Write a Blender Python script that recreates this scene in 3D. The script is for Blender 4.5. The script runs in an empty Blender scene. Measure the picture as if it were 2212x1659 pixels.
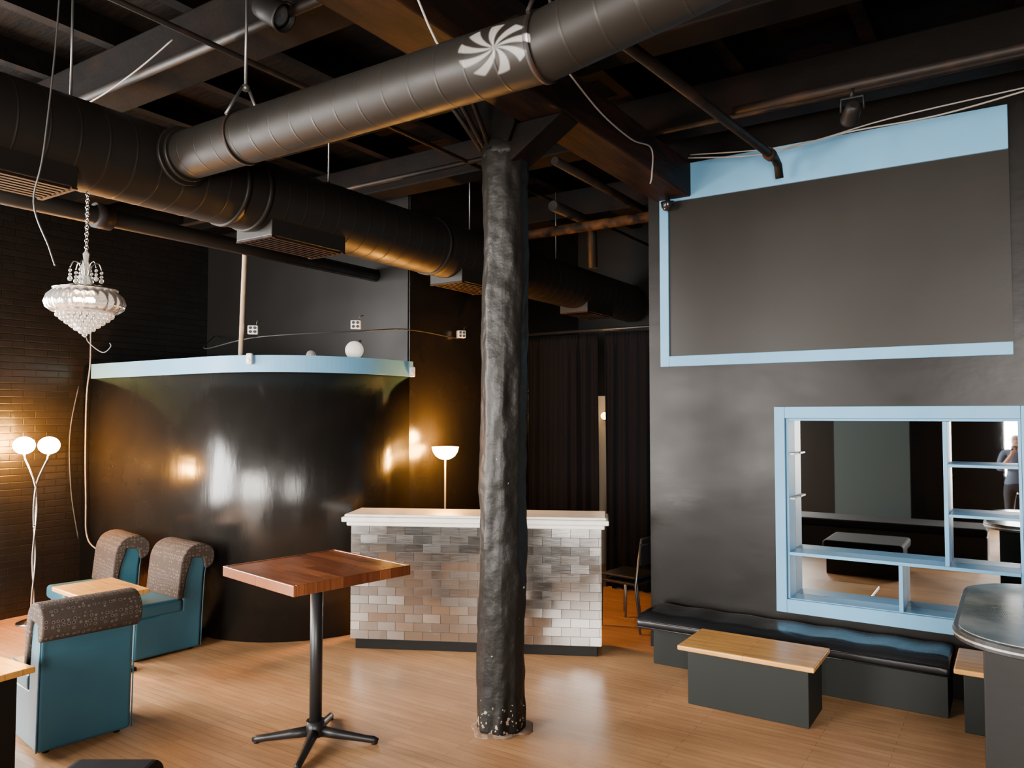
import bpy, bmesh, math, random
from mathutils import Vector, Matrix, noise
random.seed(7)
SC=bpy.context.scene; COL=SC.collection
pi=math.pi
# ---------------------------------------------------------------- materials
def nodes(name):
    m=bpy.data.materials.new(name); m.use_nodes=True
    nt=m.node_tree; b=nt.nodes['Principled BSDF']; return m,nt,b
def M(name,col,rough=.5,metal=0.0,var=None,bump=None,rvar=None,emis=None,trans=0,ior=1.45,spec=None,coat=0,stretch=(1,1,1),bstretch=None,alpha=1):
    m,nt,b=nodes(name); N=nt.nodes; L=nt.links
    b.inputs['Base Color'].default_value=(*col,1); b.inputs['Roughness'].default_value=rough
    b.inputs['Metallic'].default_value=metal; b.inputs['Transmission Weight'].default_value=trans
    b.inputs['IOR'].default_value=ior; b.inputs['Coat Weight'].default_value=coat
    b.inputs['Alpha'].default_value=alpha
    if spec is not None: b.inputs['Specular IOR Level'].default_value=spec
    if emis: b.inputs['Emission Color'].default_value=(*emis[0],1); b.inputs['Emission Strength'].default_value=emis[1]
    if var or bump or rvar:
        tc=N.new('ShaderNodeTexCoord'); mp=N.new('ShaderNodeMapping'); mp.inputs['Scale'].default_value=stretch
        L.new(tc.outputs['Object'],mp.inputs['Vector']); mpb=mp
        if bstretch:
            mpb=N.new('ShaderNodeMapping'); mpb.inputs['Scale'].default_value=bstretch; L.new(tc.outputs['Object'],mpb.inputs['Vector'])
    if var:
        n=N.new('ShaderNodeTexNoise'); n.inputs['Scale'].default_value=var[0]; n.inputs['Detail'].default_value=6
        L.new(mp.outputs[0],n.inputs['Vector'])
        r=N.new('ShaderNodeValToRGB'); r.color_ramp.elements[0].position=var[2]; r.color_ramp.elements[1].position=var[3]
        r.color_ramp.elements[0].color=(*col,1); r.color_ramp.elements[1].color=(*var[1],1)
        L.new(n.outputs['Fac'],r.inputs[0]); L.new(r.outputs[0],b.inputs['Base Color'])
    if rvar:
        n=N.new('ShaderNodeTexNoise'); n.inputs['Scale'].default_value=rvar[0]; n.inputs['Detail'].default_value=5
        L.new(mp.outputs[0],n.inputs['Vector'])
        r=N.new('ShaderNodeMapRange'); r.inputs['From Min'].default_value=.3; r.inputs['From Max'].default_value=.7
        r.inputs['To Min'].default_value=rvar[1]; r.inputs['To Max'].default_value=rvar[2]
        L.new(n.outputs['Fac'],r.inputs['Value']); L.new(r.outputs[0],b.inputs['Roughness'])
    if bump:
        n=N.new('ShaderNodeTexNoise'); n.inputs['Scale'].default_value=bump[0]; n.inputs['Detail'].default_value=5
        L.new(mpb.outputs[0],n.inputs['Vector'])
        u=N.new('ShaderNodeBump'); u.inputs['Strength'].default_value=bump[1]; u.inputs['Distance'].default_value=bump[2]
        L.new(n.outputs['Fac'],u.inputs['Height']); L.new(u.outputs[0],b.inputs['Normal'])
    return m

m_gloss=M('glossy_black_paint',(.008,.007,.006),rvar=(2.5,.20,.30),bump=(5.0,.35,.02),bstretch=(1,1,.25),spec=.6)
m_semig=M('satin_black_plywood',(.007,.0062,.0055),rvar=(1.3,.25,.42),bump=(3,.3,.012),stretch=(.8,1,1.3),spec=.24)
m_upper=M('grey_black_paint',(.009,.0085,.008),rvar=(2,.32,.42),bump=(4,.2,.01),spec=.22)
m_screen=M('dark_panel_paint',(.013,.011,.009),rvar=(1.0,.34,.46),bump=(30,.08,.004),spec=.26)
m_black=M('matte_black_paint',(.007,.0065,.006),.5,bump=(20,.15,.004),spec=.22)
m_basegrey=M('charcoal_painted_box',(.010,.012,.011),.55,bump=(15,.1,.004),spec=.25)
m_blue=M('sky_blue_paint',(.110,.290,.465),.42,bump=(12,.1,.003),var=(3,(.135,.325,.505),.35,.7),spec=.3)
m_duct=M('black_painted_duct',(.010,.0085,.007),rvar=(5,.42,.54),bump=(12,.06,.003),spec=.27)
m_beam=M('dark_brown_timber',(.006,.003,.002),.6,var=(3,(.026,.010,.0045),.4,.75),bump=(9,.5,.01),stretch=(3,.5,3),spec=.15)
m_beam2=M('soot_black_beam',(.003,.0024,.002),.7,var=(2.5,(.012,.005,.003),.5,.85),bump=(6,.5,.02),spec=.10)
m_ceil=M('black_ceiling_boards',(.003,.0024,.002),.75,var=(1.5,(.008,.0045,.003),.45,.8),bump=(5,.5,.02),stretch=(1,4,1),spec=.08)
m_pipe=M('sooty_iron_pipe',(.007,.005,.004),.55,var=(6,(.024,.011,.006),.5,.8),bump=(25,.3,.004),spec=.25)
m_rust=M('rusted_pipe_joint',(.075,.030,.009),.65,var=(9,(.008,.005,.0035),.35,.6),bump=(30,.4,.004),spec=.15)
m_st=[M('brushed_steel_tile_'+n,c,metal=1,rvar=(40,lo,hi),stretch=(.3,1,6),bump=(60,.03,.001)) for n,c,lo,hi in (('mid',(.49,.475,.455),.13,.19),('dull',(.43,.415,.395),.15,.22),('bright',(.56,.545,.525),.11,.17))]
m_grout=M('dark_grout',(.09,.085,.08),.8)
m_stone=M('white_painted_counter',(.74,.71,.66),.3,var=(6,(.62,.55,.46),.5,.8),bump=(14,.2,.004))
m_mirror=M('mirror_glass',(.58,.60,.60),.015,metal=1)
m_chrome=M('chrome_metal',(.7,.68,.65),.18,metal=1)
m_steel=M('galvanised_wire',(.36,.34,.31),.4,metal=.8)
m_dsteel=M('grey_steel_tube',(.16,.155,.15),.35,metal=.8)
m_cable=M('white_cable',(.24,.22,.20),.5)
m_bcable=M('black_cable',(.02,.02,.02),.5)
m_teal=M('teal_vinyl',(.020,.085,.122),rvar=(3,.38,.48),bump=(120,.15,.001),var=(3,(.027,.100,.140),.35,.7))
m_vinyl=M('black_vinyl',(.008,.008,.009),rvar=(3,.24,.36),bump=(7,.35,.012),spec=.42)
m_vinyl2=M('dull_black_vinyl',(.007,.007,.008),.75,bump=(7,.35,.012),spec=.06)
m_iron=M('black_cast_iron',(.010,.010,.011),.4,bump=(60,.15,.002))
m_cloth=M('charcoal_curtain_fabric',(.0045,.0045,.0055),.95,bump=(200,.2,.001),spec=.05)
m_beige=M('beige_painted_door',(.45,.36,.26),.5)
m_plast=M('white_plastic',(.6,.57,.52),.4)
m_lens=M('lens_glass',(.75,.75,.78),.1,metal=.2)
m_dlens=M('dark_lens_glass',(.06,.06,.065),.08,metal=.3)
m_polew=M('pale_wooden_pole',(.36,.27,.18),.5,var=(10,(.28,.2,.12),.4,.7))
m_crys=M('clear_crystal_glass',(.98,.94,.88),.04,trans=.8,ior=1.35)
m_bulb=M('glowing_bulb',(1,.8,.55),.3,emis=((1,.75,.5),40))
m_shade=M('lit_amber_shade',(1,.7,.35),.4,emis=((1,.40,.055),520))
m_shade2=M('lit_amber_bowl',(1,.7,.35),.4,emis=((1,.42,.06),330))
m_shade3=M('lit_wall_bulb',(1,.7,.35),.4,emis=((1,.6,.25),14))
m_marble=M('green_grey_marble',(.13,.15,.14),.14,var=(4,(.30,.32,.29),.4,.65))
m_skin=M('skin',(.55,.33,.24),.5); m_shirt=M('blue_grey_shirt',(.12,.16,.25),.8); m_trous=M('dark_trousers',(.03,.03,.04),.8)
m_phone=M('glossy_black_plastic',(.01,.01,.01),.2)
m_sage=M('sage_grey_paint',(.050,.072,.076),.6,spec=.2)

def brick_mat(name,base,bw,rh,mort,bumpd,rough):
    m,nt,b=nodes(name); N=nt.nodes; L=nt.links
    tc=N.new('ShaderNodeTexCoord'); s=N.new('ShaderNodeSeparateXYZ'); c=N.new('ShaderNodeCombineXYZ')
    L.new(tc.outputs['Object'],s.inputs[0]); L.new(s.outputs['Y'],c.inputs['X']); L.new(s.outputs['Z'],c.inputs['Y'])
    br=N.new('ShaderNodeTexBrick'); br.inputs['Scale'].default_value=1; br.inputs['Brick Width'].default_value=bw; br.inputs['Row Height'].default_value=rh
    br.inputs['Mortar Size'].default_value=mort; br.inputs['Mortar Smooth'].default_value=1
    br.inputs['Color1'].default_value=(*base,1); br.inputs['Color2'].default_value=(base[0]*1.4,base[1]*1.3,base[2]*1.3,1); br.inputs['Mortar'].default_value=(base[0]*.8,base[1]*.8,base[2]*.8,1)
    L.new(c.outputs[0],br.inputs['Vector']); L.new(br.outputs['Color'],b.inputs['Base Color'])
    n=N.new('ShaderNodeTexNoise'); n.inputs['Scale'].default_value=9; n.inputs['Detail'].default_value=4; L.new(tc.outputs['Object'],n.inputs['Vector'])
    mx=N.new('ShaderNodeMath'); mx.operation='MULTIPLY_ADD'; L.new(br.outputs['Fac'],mx.inputs[0]); mx.inputs[1].default_value=-.35; L.new(n.outputs['Fac'],mx.inputs[2])
    u=N.new('ShaderNodeBump'); u.inputs['Strength'].default_value=.5; u.inputs['Distance'].default_value=bumpd
    L.new(mx.outputs[0],u.inputs['Height']); L.new(u.outputs[0],b.inputs['Normal']); b.inputs['Roughness'].default_value=rough
    return m
m_brick=brick_mat('glossy_black_brick',(.006,.0055,.005),.22,.07,.008,.008,.30)

def wood_mat(name,c1,c2,width,length,rough,rot=0.0,mort=.0012,gap=(.05,.025,.012),lo=.72,hi=1.22):
    m,nt,b=nodes(name); N=nt.nodes; L=nt.links
    tc=N.new('ShaderNodeTexCoord'); mp=N.new('ShaderNodeMapping'); mp.inputs['Rotation'].default_value=(0,0,rot); L.new(tc.outputs['Object'],mp.inputs['Vector'])
    br=N.new('ShaderNodeTexBrick'); br.inputs['Scale'].default_value=1; br.inputs['Brick Width'].default_value=length; br.inputs['Row Height'].default_value=width
    br.offset=.37; br.inputs['Mortar Size'].default_value=mort; br.inputs['Mortar Smooth'].default_value=.3
    br.inputs['Color1'].default_value=(*c1,1); br.inputs['Color2'].default_value=(*c2,1); br.inputs['Mortar'].default_value=(*gap,1)
    L.new(mp.outputs[0],br.inputs['Vector'])
    mp2=N.new('ShaderNodeMapping'); mp2.inputs['Scale'].default_value=(1.2,14,1); L.new(mp.outputs[0],mp2.inputs['Vector'])
    n=N.new('ShaderNodeTexNoise'); n.inputs['Scale'].default_value=3; n.inputs['Detail'].default_value=8; L.new(mp2.outputs[0],n.inputs['Vector'])
    n2=N.new('ShaderNodeTexNoise'); n2.inputs['Scale'].default_value=1.1; n2.inputs['Detail'].default_value=5; L.new(tc.outputs['Object'],n2.inputs['Vector'])
    r=N.new('ShaderNodeMapRange'); r.inputs['From Min'].default_value=.3; r.inputs['From Max'].default_value=.7; r.inputs['To Min'].default_value=lo; r.inputs['To Max'].default_value=hi
    L.new(n.outputs['Fac'],r.inputs['Value'])
    r2=N.new('ShaderNodeMapRange'); r2.inputs['From Min'].default_value=.3; r2.inputs['From Max'].default_value=.7; r2.inputs['To Min'].default_value=.76; r2.inputs['To Max'].default_value=1.14
    L.new(n2.outputs['Fac'],r2.inputs['Value'])
    mu=N.new('ShaderNodeMath'); mu.operation='MULTIPLY'; L.new(r.outputs[0],mu.inputs[0]); L.new(r2.outputs[0],mu.inputs[1])
    vm=N.new('ShaderNodeVectorMath'); vm.operation='SCALE'; L.new(br.outputs['Color'],vm.inputs[0]); L.new(mu.outputs[0],vm.inputs['Scale'])
    L.new(vm.outputs[0],b.inputs['Base Color'])
    r3=N.new('ShaderNodeMapRange'); r3.inputs['To Min'].default_value=rough-.08; r3.inputs['To Max'].default_value=rough+.12; L.new(n2.outputs['Fac'],r3.inputs['Value']); L.new(r3.outputs[0],b.inputs['Roughness'])
    u=N.new('ShaderNodeBump'); u.invert=True; u.inputs['Strength'].default_value=.35; u.inputs['Distance'].default_value=.002; L.new(br.outputs['Fac'],u.inputs['Height']); L.new(u.outputs[0],b.inputs['Normal'])
    return m
m_floor=wood_mat('worn_maple_strip_floor',(.40,.200,.085),(.48,.255,.112),.058,1.1,.36,mort=.0016,gap=(.17,.085,.04),lo=.84,hi=1.12)
m_oak=wood_mat('honey_oak_top',(.58,.26,.05),(.66,.32,.07),.09,.8,.30)
m_redwood=wood_mat('red_brown_butcher_block',(.10,.026,.010),(.27,.085,.028),.085,.45,.25)

def fabric_mat():
    m,nt,b=nodes('brown_dotted_fabric'); N=nt.nodes; L=nt.links
    tc=N.new('ShaderNodeTexCoord'); v=N.new('ShaderNodeTexVoronoi'); v.inputs['Scale'].default_value=34; v.inputs['Randomness'].default_value=.35
    L.new(tc.outputs['Object'],v.inputs['Vector'])
    r=N.new('ShaderNodeValToRGB'); e=r.color_ramp.elements; e[0].position=.0; e[0].color=(.015,.015,.022,1); e[1].position=.62; e[1].color=(.050,.037,.029,1)
    k=e.new(.20); k.color=(.02,.023,.03,1); k=e.new(.28); k.color=(.15,.11,.085,1); k=e.new(.40); k.color=(.044,.033,.027,1)
    L.new(v.outputs['Distance'],r.inputs[0]); L.new(r.outputs[0],b.inputs['Base Color']); b.inputs['Roughness'].default_value=.9; b.inputs['Specular IOR Level'].default_value=.1
    u=N.new('ShaderNodeBump'); u.inputs['Strength'].default_value=.4; u.inputs['Distance'].default_value=.003; L.new(v.outputs['Distance'],u.inputs['Height']); L.new(u.outputs[0],b.inputs['Normal'])
    return m
m_fab=fabric_mat()
def column_mat():
    m,nt,b=nodes('chipped_black_plaster'); N=nt.nodes; L=nt.links
    tc=N.new('ShaderNodeTexCoord'); s=N.new('ShaderNodeSeparateXYZ'); L.new(tc.outputs['Object'],s.inputs[0])
    n=N.new('ShaderNodeTexNoise'); n.inputs['Scale'].default_value=28; n.inputs['Detail'].default_value=4; L.new(tc.outputs['Object'],n.inputs['Vector'])
    mr=N.new('ShaderNodeMapRange'); mr.inputs['From Min'].default_value=0; mr.inputs['From Max'].default_value=.30; mr.inputs['To Min'].default_value=.20; mr.inputs['To Max'].default_value=0
    L.new(s.outputs['Z'],mr.inputs['Value'])
    ad=N.new('ShaderNodeMath'); L.new(n.outputs['Fac'],ad.inputs[0]); L.new(mr.outputs[0],ad.inputs[1])
    r=N.new('ShaderNodeValToRGB'); r.color_ramp.elements[0].position=.74; r.color_ramp.elements[1].position=.76
    r.color_ramp.elements[0].color=(.008,.007,.006,1); r.color_ramp.elements[1].color=(.35,.27,.20,1)
    L.new(ad.outputs[0],r.inputs[0]); L.new(r.outputs[0],b.inputs['Base Color']); b.inputs['Roughness'].default_value=.45; b.inputs['Specular IOR Level'].default_value=.22
    n2=N.new('ShaderNodeTexNoise'); n2.inputs['Scale'].default_value=13; n2.inputs['Detail'].default_value=6; n2.inputs['Roughness'].default_value=.5; L.new(tc.outputs['Object'],n2.inputs['Vector'])
    u=N.new('ShaderNodeBump'); u.inputs['Strength'].default_value=.6; u.inputs['Distance'].default_value=.015; L.new(n2.outputs['Fac'],u.inputs['Height']); L.new(u.outputs[0],b.inputs['Normal'])
    return m
m_col=column_mat()

# ---------------------------------------------------------------- mesh builder
class MB:
    def __init__(s): s.v=[]; s.f=[]
    def face(s,ix,m=0,sm=False): s.f.append((tuple(ix),m,sm))
    def box(s,x0,x1,y0,y1,z0,z1,m=0,mat=None):
        o=len(s.v); P=[Vector((x,y,z)) for z in (z0,z1) for y in (y0,y1) for x in (x0,x1)]
        if mat is not None: P=[mat@p for p in P]
        s.v+=P
        for q in ((0,2,3,1),(4,5,7,6),(0,1,5,4),(2,6,7,3),(0,4,6,2),(1,3,7,5)): s.face([o+i for i in q],m)
        return s
    def prism(s,poly,a,b,axis='z',m=0,sm=False):
        o=len(s.v); n=len(poly)
        def P(p,h):
            if axis=='z': return Vector((p[0],p[1],h))
            if axis=='x': return Vector((h,p[0],p[1]))
            return Vector((p[0],h,p[1]))
        s.v+=[P(p,a) for p in poly]+[P(p,b) for p in poly]
        s.face([o+i for i in range(n)][::-1],m); s.face([o+n+i for i in range(n)],m)
        for i in range(n):
            j=(i+1)%n; s.face((o+i,o+j,o+n+j,o+n+i),m,sm)
        return s
    def tube(s,pts,r,seg=12,m=0,caps=True,sm=True):
        pts=[Vector(p) for p in pts]; n=len(pts)
        rs=r if isinstance(r,(list,tuple)) else [r]*n
        T=[]
        for i in range(n):
            a=pts[max(i-1,0)]; b=pts[min(i+1,n-1)]; T.append((b-a).normalized())
        up=Vector((0,0,1)) if abs(T[0].z)<.9 else Vector((1,0,0))
        u=T[0].cross(up).normalized(); o=len(s.v)
        for i in range(n):
            u=(u-T[i]*u.dot(T[i])).normalized(); w=T[i].cross(u)
            for k in range(seg):
                a=2*pi*k/seg; s.v.append(pts[i]+(u*math.cos(a)+w*math.sin(a))*rs[i])
        for i in range(n-1):
            for k in range(seg):
                k2=(k+1)%seg; s.face((o+i*seg+k,o+i*seg+k2,o+(i+1)*seg+k2,o+(i+1)*seg+k),m,sm)
        if caps:
            s.face([o+k for k in range(seg)][::-1],m); s.face([o+(n-1)*seg+k for k in range(seg)],m)
        return s
    def lathe(s,prof,c=(0,0,0),seg=32,m=0,mod=None,sm=True):
        o=len(s.v); n=len(prof); c=Vector(c)
        for r,z in prof:
            for k in range(seg):
                a=2*pi*k/seg; rr=r*(mod(a) if mod else 1); s.v.append(c+Vector((rr*math.cos(a),rr*math.sin(a),z)))
        for i in range(n-1):
            for k in range(seg):
                k2=(k+1)%seg; s.face((o+i*seg+k,o+i*seg+k2,o+(i+1)*seg+k2,o+(i+1)*seg+k),m,sm)
        if prof[0][0]>1e-4: s.face([o+k for k in range(seg)][::-1],m)
        if prof[-1][0]>1e-4: s.face([o+(n-1)*seg+k for k in range(seg)],m)
        return s
    def ball(s,c,r,sc=(1,1,1),seg=16,rings=10,m=0):
        o=len(s.v); c=Vector(c)
        for i in range(rings+1):
            t=pi*i/rings
            for k in range(seg):
                a=2*pi*k/seg; s.v.append(c+Vector((r*sc[0]*math.sin(t)*math.cos(a),r*sc[1]*math.sin(t)*math.sin(a),-r*sc[2]*math.cos(t))))
        for i in range(rings):
            for k in range(seg):
                k2=(k+1)%seg; s.face((o+i*seg+k,o+i*seg+k2,o+(i+1)*seg+k2,o+(i+1)*seg+k),m,True)
        return s
    def xf(s,mat): s.v=[mat@Vector(p) for p in s.v]; return s

def tag(o,label=None,category=None,kind=None,group=None):
    if label: o['label']=label
    if category: o['category']=category
    if kind: o['kind']=kind
    if group: o['group']=group
def add(mb,name,mats,parent=None,label=None,category=None,kind=None,group=None,bevel=0,seg=2,loc=None,rotz=0,subsurf=0):
    if not isinstance(mats,(list,tuple)): mats=[mats]
    V=[Vector(p) for p in mb.v]; off=Vector((0,0,0))
    if parent is None and loc is None:
        xs=[p.x for p in V]; ys=[p.y for p in V]; zs=[p.z for p in V]
        off=Vector(((min(xs)+max(xs))/2,(min(ys)+max(ys))/2,min(zs)))
    me=bpy.data.meshes.new(name); me.from_pydata([p-off for p in V],[],[f[0] for f in mb.f])
    for m in mats: me.materials.append(m)
    for p,f in zip(me.polygons,mb.f): p.material_index=f[1]; p.use_smooth=f[2]
    me.validate(); me.update()
    o=bpy.data.objects.new(name,me); COL.objects.link(o)
    o.location=Vector(loc) if loc is not None else off
    o.rotation_euler=(0,0,rotz)
    if parent: o.parent=parent
    if bevel:
        b=o.modifiers.new('bevel','BEVEL'); b.width=bevel; b.segments=seg; b.limit_method='ANGLE'; b.angle_limit=math.radians(40)
    if subsurf:
        b=o.modifiers.new('sub','SUBSURF'); b.levels=subsurf; b.render_levels=subsurf
    tag(o,label,category,kind,group); return o
def part_of(parent,mb,name,mat,**k):
    mb.xf(Matrix.Translation(-parent.location)); return add(mb,name,mat,parent=parent,**k)
def thing(name,loc,rotz,label,category,group=None,kind=None):
    e=bpy.data.objects.new(name,None); e.empty_display_size=.1; COL.objects.link(e); e.location=loc; e.rotation_euler=(0,0,rotz)
    tag(e,label,category,kind,group); return e
def copy_thing(root,loc,rotz,label=None):
    r=root.copy(); COL.objects.link(r); r.location=loc; r.rotation_euler=(0,0,rotz)
    if label: r['label']=label
    for c in root.children:
        k=c.copy(); COL.objects.link(k); k.parent=r
        for c2 in c.children:
            k2=c2.copy(); COL.objects.link(k2); k2.parent=k
    return r
def struct(mb,name,mat,bevel=0): return add(mb,name,mat,kind='structure',bevel=bevel)

# ---------------------------------------------------------------- room shell
H=4.62
XL,XR,YB,YF=-8.3,2.6,-3.2,9.4
struct(MB().box(XL-.2,XR+.2,YB-.2,YF+.2,-.1,0),'floor',m_floor)
struct(MB().box(XL-.2,XR+.2,YB-.2,YF+.2,H,H+.15),'ceiling',m_ceil)
W3=(-2.2,2.3); WZ3=(.7,3.6)
w=MB(); w.box(XL-.2,XL,YB,W3[0],0,H); w.box(XL-.2,XL,W3[1],YF,0,H); w.box(XL-.2,XL,W3[0],W3[1],0,WZ3[0]); w.box(XL-.2,XL,W3[0],W3[1],WZ3[1],H)
struct(w,'wall_left',m_brick)
w=MB(); t=.06
w.box(XL-.13,XL-.05,W3[0],W3[1],WZ3[0],WZ3[0]+t); w.box(XL-.13,XL-.05,W3[0],W3[1],WZ3[1]-t,WZ3[1])
for k in range(4):
    y=W3[0]+(W3[1]-W3[0]-t)*k/3; w.box(XL-.13,XL-.05,y,y+t,WZ3[0]+t,WZ3[1]-t)
struct(w,'window_3',m_black,bevel=.006)
struct(MB().box(XL,XR,YF,YF+.2,0,H),'wall_far',m_black)
struct(MB().box(XR,XR+.2,YB,6.15,0,H),'wall_side',m_black)
W1=(-7.2,-3.75); W2=(-.22,.20); W4=(.75,2.4); WZ=(.55,3.1)
WS=(W1,W2,W4)
w=MB()
w.box(XL,W1[0],YB-.2,YB,0,H); w.box(W1[1],W2[0],YB-.2,YB,0,H); w.box(W2[1],W4[0],YB-.2,YB,0,H); w.box(W4[1],XR,YB-.2,YB,0,H)
for a in WS:
    w.box(a[0],a[1],YB-.2,YB,0,WZ[0]); w.box(a[0],a[1],YB-.2,YB,WZ[1],H)
struct(w,'wall_front',m_black)
for nm,a,n in (('window_1',W1,3),('window_2',W2,1),('window_4',W4,2)):
    w=MB(); t=.05
    w.box(a[0],a[1],YB-.13,YB-.05,WZ[0],WZ[0]+t); w.box(a[0],a[1],YB-.13,YB-.05,WZ[1]-t,WZ[1])
    for k in range(n+1):
        x=a[0]+(a[1]-a[0]-t)*k/n; w.box(x,x+t,YB-.13,YB-.05,WZ[0]+t,WZ[1]-t)
    w.box(a[0]+t,a[1]-t,YB-.12,YB-.06,2.35,2.40)
    struct(w,nm,m_black,bevel=.006)
NX=.03
w=MB()
w.box(-2.68,-1.53,6.3,6.7,0,H); w.box(NX,.12,6.3,6.7,0,H); w.box(-1.53,NX,6.3,6.7,0,.54); w.box(-1.53,NX,6.3,6.7,1.97,H); w.box(-1.53,NX,6.53,6.7,.54,1.97)
struct(w,'wall_right',m_semig)
struct(MB().box(.12,XR+.2,6.15,6.7,0,H),'wall_corner',m_semig)
struct(MB().box(-2.68,-2.5,6.7,YF,0,H),'wall_hall',m_black)
NA=40
def arcp(r): return [(-6.15+r*math.cos(t),5.45+r*math.sin(t)) for t in [(-pi/2)+(pi/2)*k/NA for k in range(NA+1)]]
arc=arcp(1.1)
foot=[(XL,4.35)]+arc+[(-5.05,5.85),(XL,5.85)]
b=MB().prism(foot,0,2.5)
for k,(ix,m_,s_) in enumerate(b.f):
    if 2<=k<=2+NA+1: b.f[k]=(ix,m_,True)
struct(b,'wall_booth',m_gloss)
struct(MB().box(XL,-5.05,5.85,YF,0,H),'wall_back',m_gloss)
struct(MB().box(XL,-5.065,5.835,5.85,2.5,H),'wall_upper',m_upper)
outer=[(-8.1,4.32)]+arcp(1.13)+[(-5.02,5.87)]; inner=[(-8.1,4.349)]+arcp(1.101)+[(-5.049,5.87)]
struct(MB().prism(outer+inner[::-1],2.375,2.525),'trim_1',m_blue)
struct(MB().box(-2.68,-2.5,6.285,6.3,0,.12),'baseboard_right',m_black)

# ---------------------------------------------------------------- ceiling structure
def beam(x0,x1,y0,y1,z0,z1,label,mat=m_beam2):
    return add(MB().box(x0,x1,y0,y1,z0,z1),'ceiling_beam',mat,label=label,category='beam',bevel=.012)
beam(-2.60,-2.28,-1.0,6.29,3.86,4.15,'dark brown boxed timber beam resting on the column bracket',m_beam)
for y in (-.6,2.75,4.02,5.45,7.3):
    beam(-8.25 if y<5.8 else -5.0,2.5 if y<6 else -2.7,y,y+.26,4.15,4.45,'soot-blackened cross beam under the ceiling boards')
for i in range(12):
    x=-7.6+i*.85
    y1=5.8 if x<-5 else (9.3 if x<-2.7 else 6.1)
    add(MB().box(x,x+.09,-3,y1,4.45,4.62),'ceiling_joist',m_beam2,label='blackened ceiling joist running above the cross beams',category='joist',group='ceiling joists')

def ductprof(L,r,step,h=.002):
    ys=[];rs=[]; y=0
    while y<L-1e-6:
        for f,dr in ((0,0),(.05,0),(.88,0),(.92,0),(.935,h),(.965,h),(.98,0)):
            ys.append(y+step*f); rs.append(r+dr)
        y+=step
    return ys,rs
D=thing('ventilation_duct',(-4.2,0,3.45),0,'large black spiral duct hung under the ceiling with drop vents','duct')
ys,rs=ductprof(11.8,.24,.15,.0016); add(MB().tube([(0,y-2.6,0) for y in ys],rs,48),'duct_pipe',m_duct,parent=D)
for y0 in (1.4,3.3,5.36,7.72):
    vb=add(MB().box(-.19,.17,y0,y0+.66,-.28,-.05),'vent_box',m_duct,parent=D,bevel=.006)
    g=MB()
    for k in range(7): g.box(-.16+k*.047,-.135+k*.047,y0+.02,y0+.64,-.292,-.281)
    g.box(-.19,.17,y0,y0+.03,-.292,-.281); g.box(-.19,.17,y0+.63,y0+.66,-.292,-.281)
    add(g,'vent_grille',m_beam,parent=vb)
for y in (3.05,3.22,5.1):
    add(MB().tube([(0,y,0),(0,y+.035,0)],.25,48),'duct_collar',m_duct,parent=D)
for y in (1.2,2.1,3.95,5.7,7.3):
    add(MB().tube([(0,y,.23),(0,y,4.6-3.45)],.007,8),'hanger_rod',m_dsteel,parent=D)
S=thing('ventilation_duct',(0,2.6,3.47),0,'smaller black spiral duct branching off the large one with strap hangers','duct')
def dz(x): return 0 if x<-1.55 else (x+1.55)*.16
ys,rs=ductprof(5.0,.135,.15,.0009)
add(MB().tube([(y-3.95,0,dz(y-3.95)) for y in ys],rs,40),'duct_pipe',m_duct,parent=S)
for x,rr in ((-3.95,.165),(-3.91,.15)):
    add(MB().tube([(x,0,0),(x+.03,0,0)],rr,40),'duct_collar',m_duct,parent=S)
for x in (-3.4,-1.55,.6):
    z=dz(x)
    add(MB().tube([(x-.012,0,z),(x+.012,0,z)],.143,40),'hanger_ring',m_pipe,parent=S)
    g=MB(); g.tube([(x,-.12,z+.09),(x,-.02,z+.27)],.009,8); g.tube([(x,.12,z+.09),(x,.02,z+.27)],.009,8); g.tube([(x,0,z+.25),(x,0,1.15)],.008,8); g.ball((x,0,z+.27),.022)
    add(g,'hanger_strap',m_pipe if x>-3 else m_dsteel,parent=S)
def pipe(pts,r,label,mat=m_pipe,name='pipe',cat='pipe'):
    return add(MB().tube(pts,r,12),name,mat,label=label,category=cat)
def smooth(pts,n=6):
    P=[Vector(p) for p in pts]; out=[]
    P=[P[0]]+P+[P[-1]]
    for i in range(1,len(P)-2):
        for k in range(n):
            t=k/n; a,b,c,d=P[i-1:i+3]
            out.append(.5*((2*b)+(c-a)*t+(2*a-5*b+4*c-d)*t*t+(3*b-a-3*c+d)*t**3))
    out.append(P[-2]); return out
pp=pipe([(-5.5,-1,3.43),(-5.5,4.15,3.43),(-5.5,5.83,3.43)],.065,'black horizontal pipe running beside the big duct',m_duct)
part_of(pp,MB().tube([(-5.5,2.93,3.43),(-5.5,3.05,3.43)],.09,20),'coupling',m_pipe)
pipe([(-8.2,2.66,4.10),(2.5,2.66,4.10)],.028,'sooty iron sprinkler pipe along a cross beam')
pipe([(-3.63,-2,4.02),(-3.63,9,4.02)],.016,'thin iron pipe hung below the beams')
pipe([(-6.4,-2,4.05),(-6.4,5.83,4.05)],.022,'thin sooty pipe near the brick wall')
pp=pipe([(-1.5,3.2,3.74),(-1.5,4.7,3.86),(-1.5,5.95,3.96),(-1.5,6.06,3.93),(-1.5,6.1,3.84)],.032,'iron pipe ending in an elbow before the panel')
part_of(pp,MB().tube([(-1.5,5.78,3.945),(-1.5,5.86,3.95)],.046,16),'joint',m_rust,label='rusted orange joint')
pipe([(-1.44,4.73,3.90),(2.5,4.73,3.90)],.026,'iron branch pipe crossing below the beams')
pipe([(-2.2,5.2,4.05),(2.5,5.2,4.05)],.02,'sooty conduit along the beam')
pipe([(-4.9,6.5,3.80),(-2.72,6.5,3.80)],.05,'rusty drain pipe behind the column',m_rust)
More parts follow.
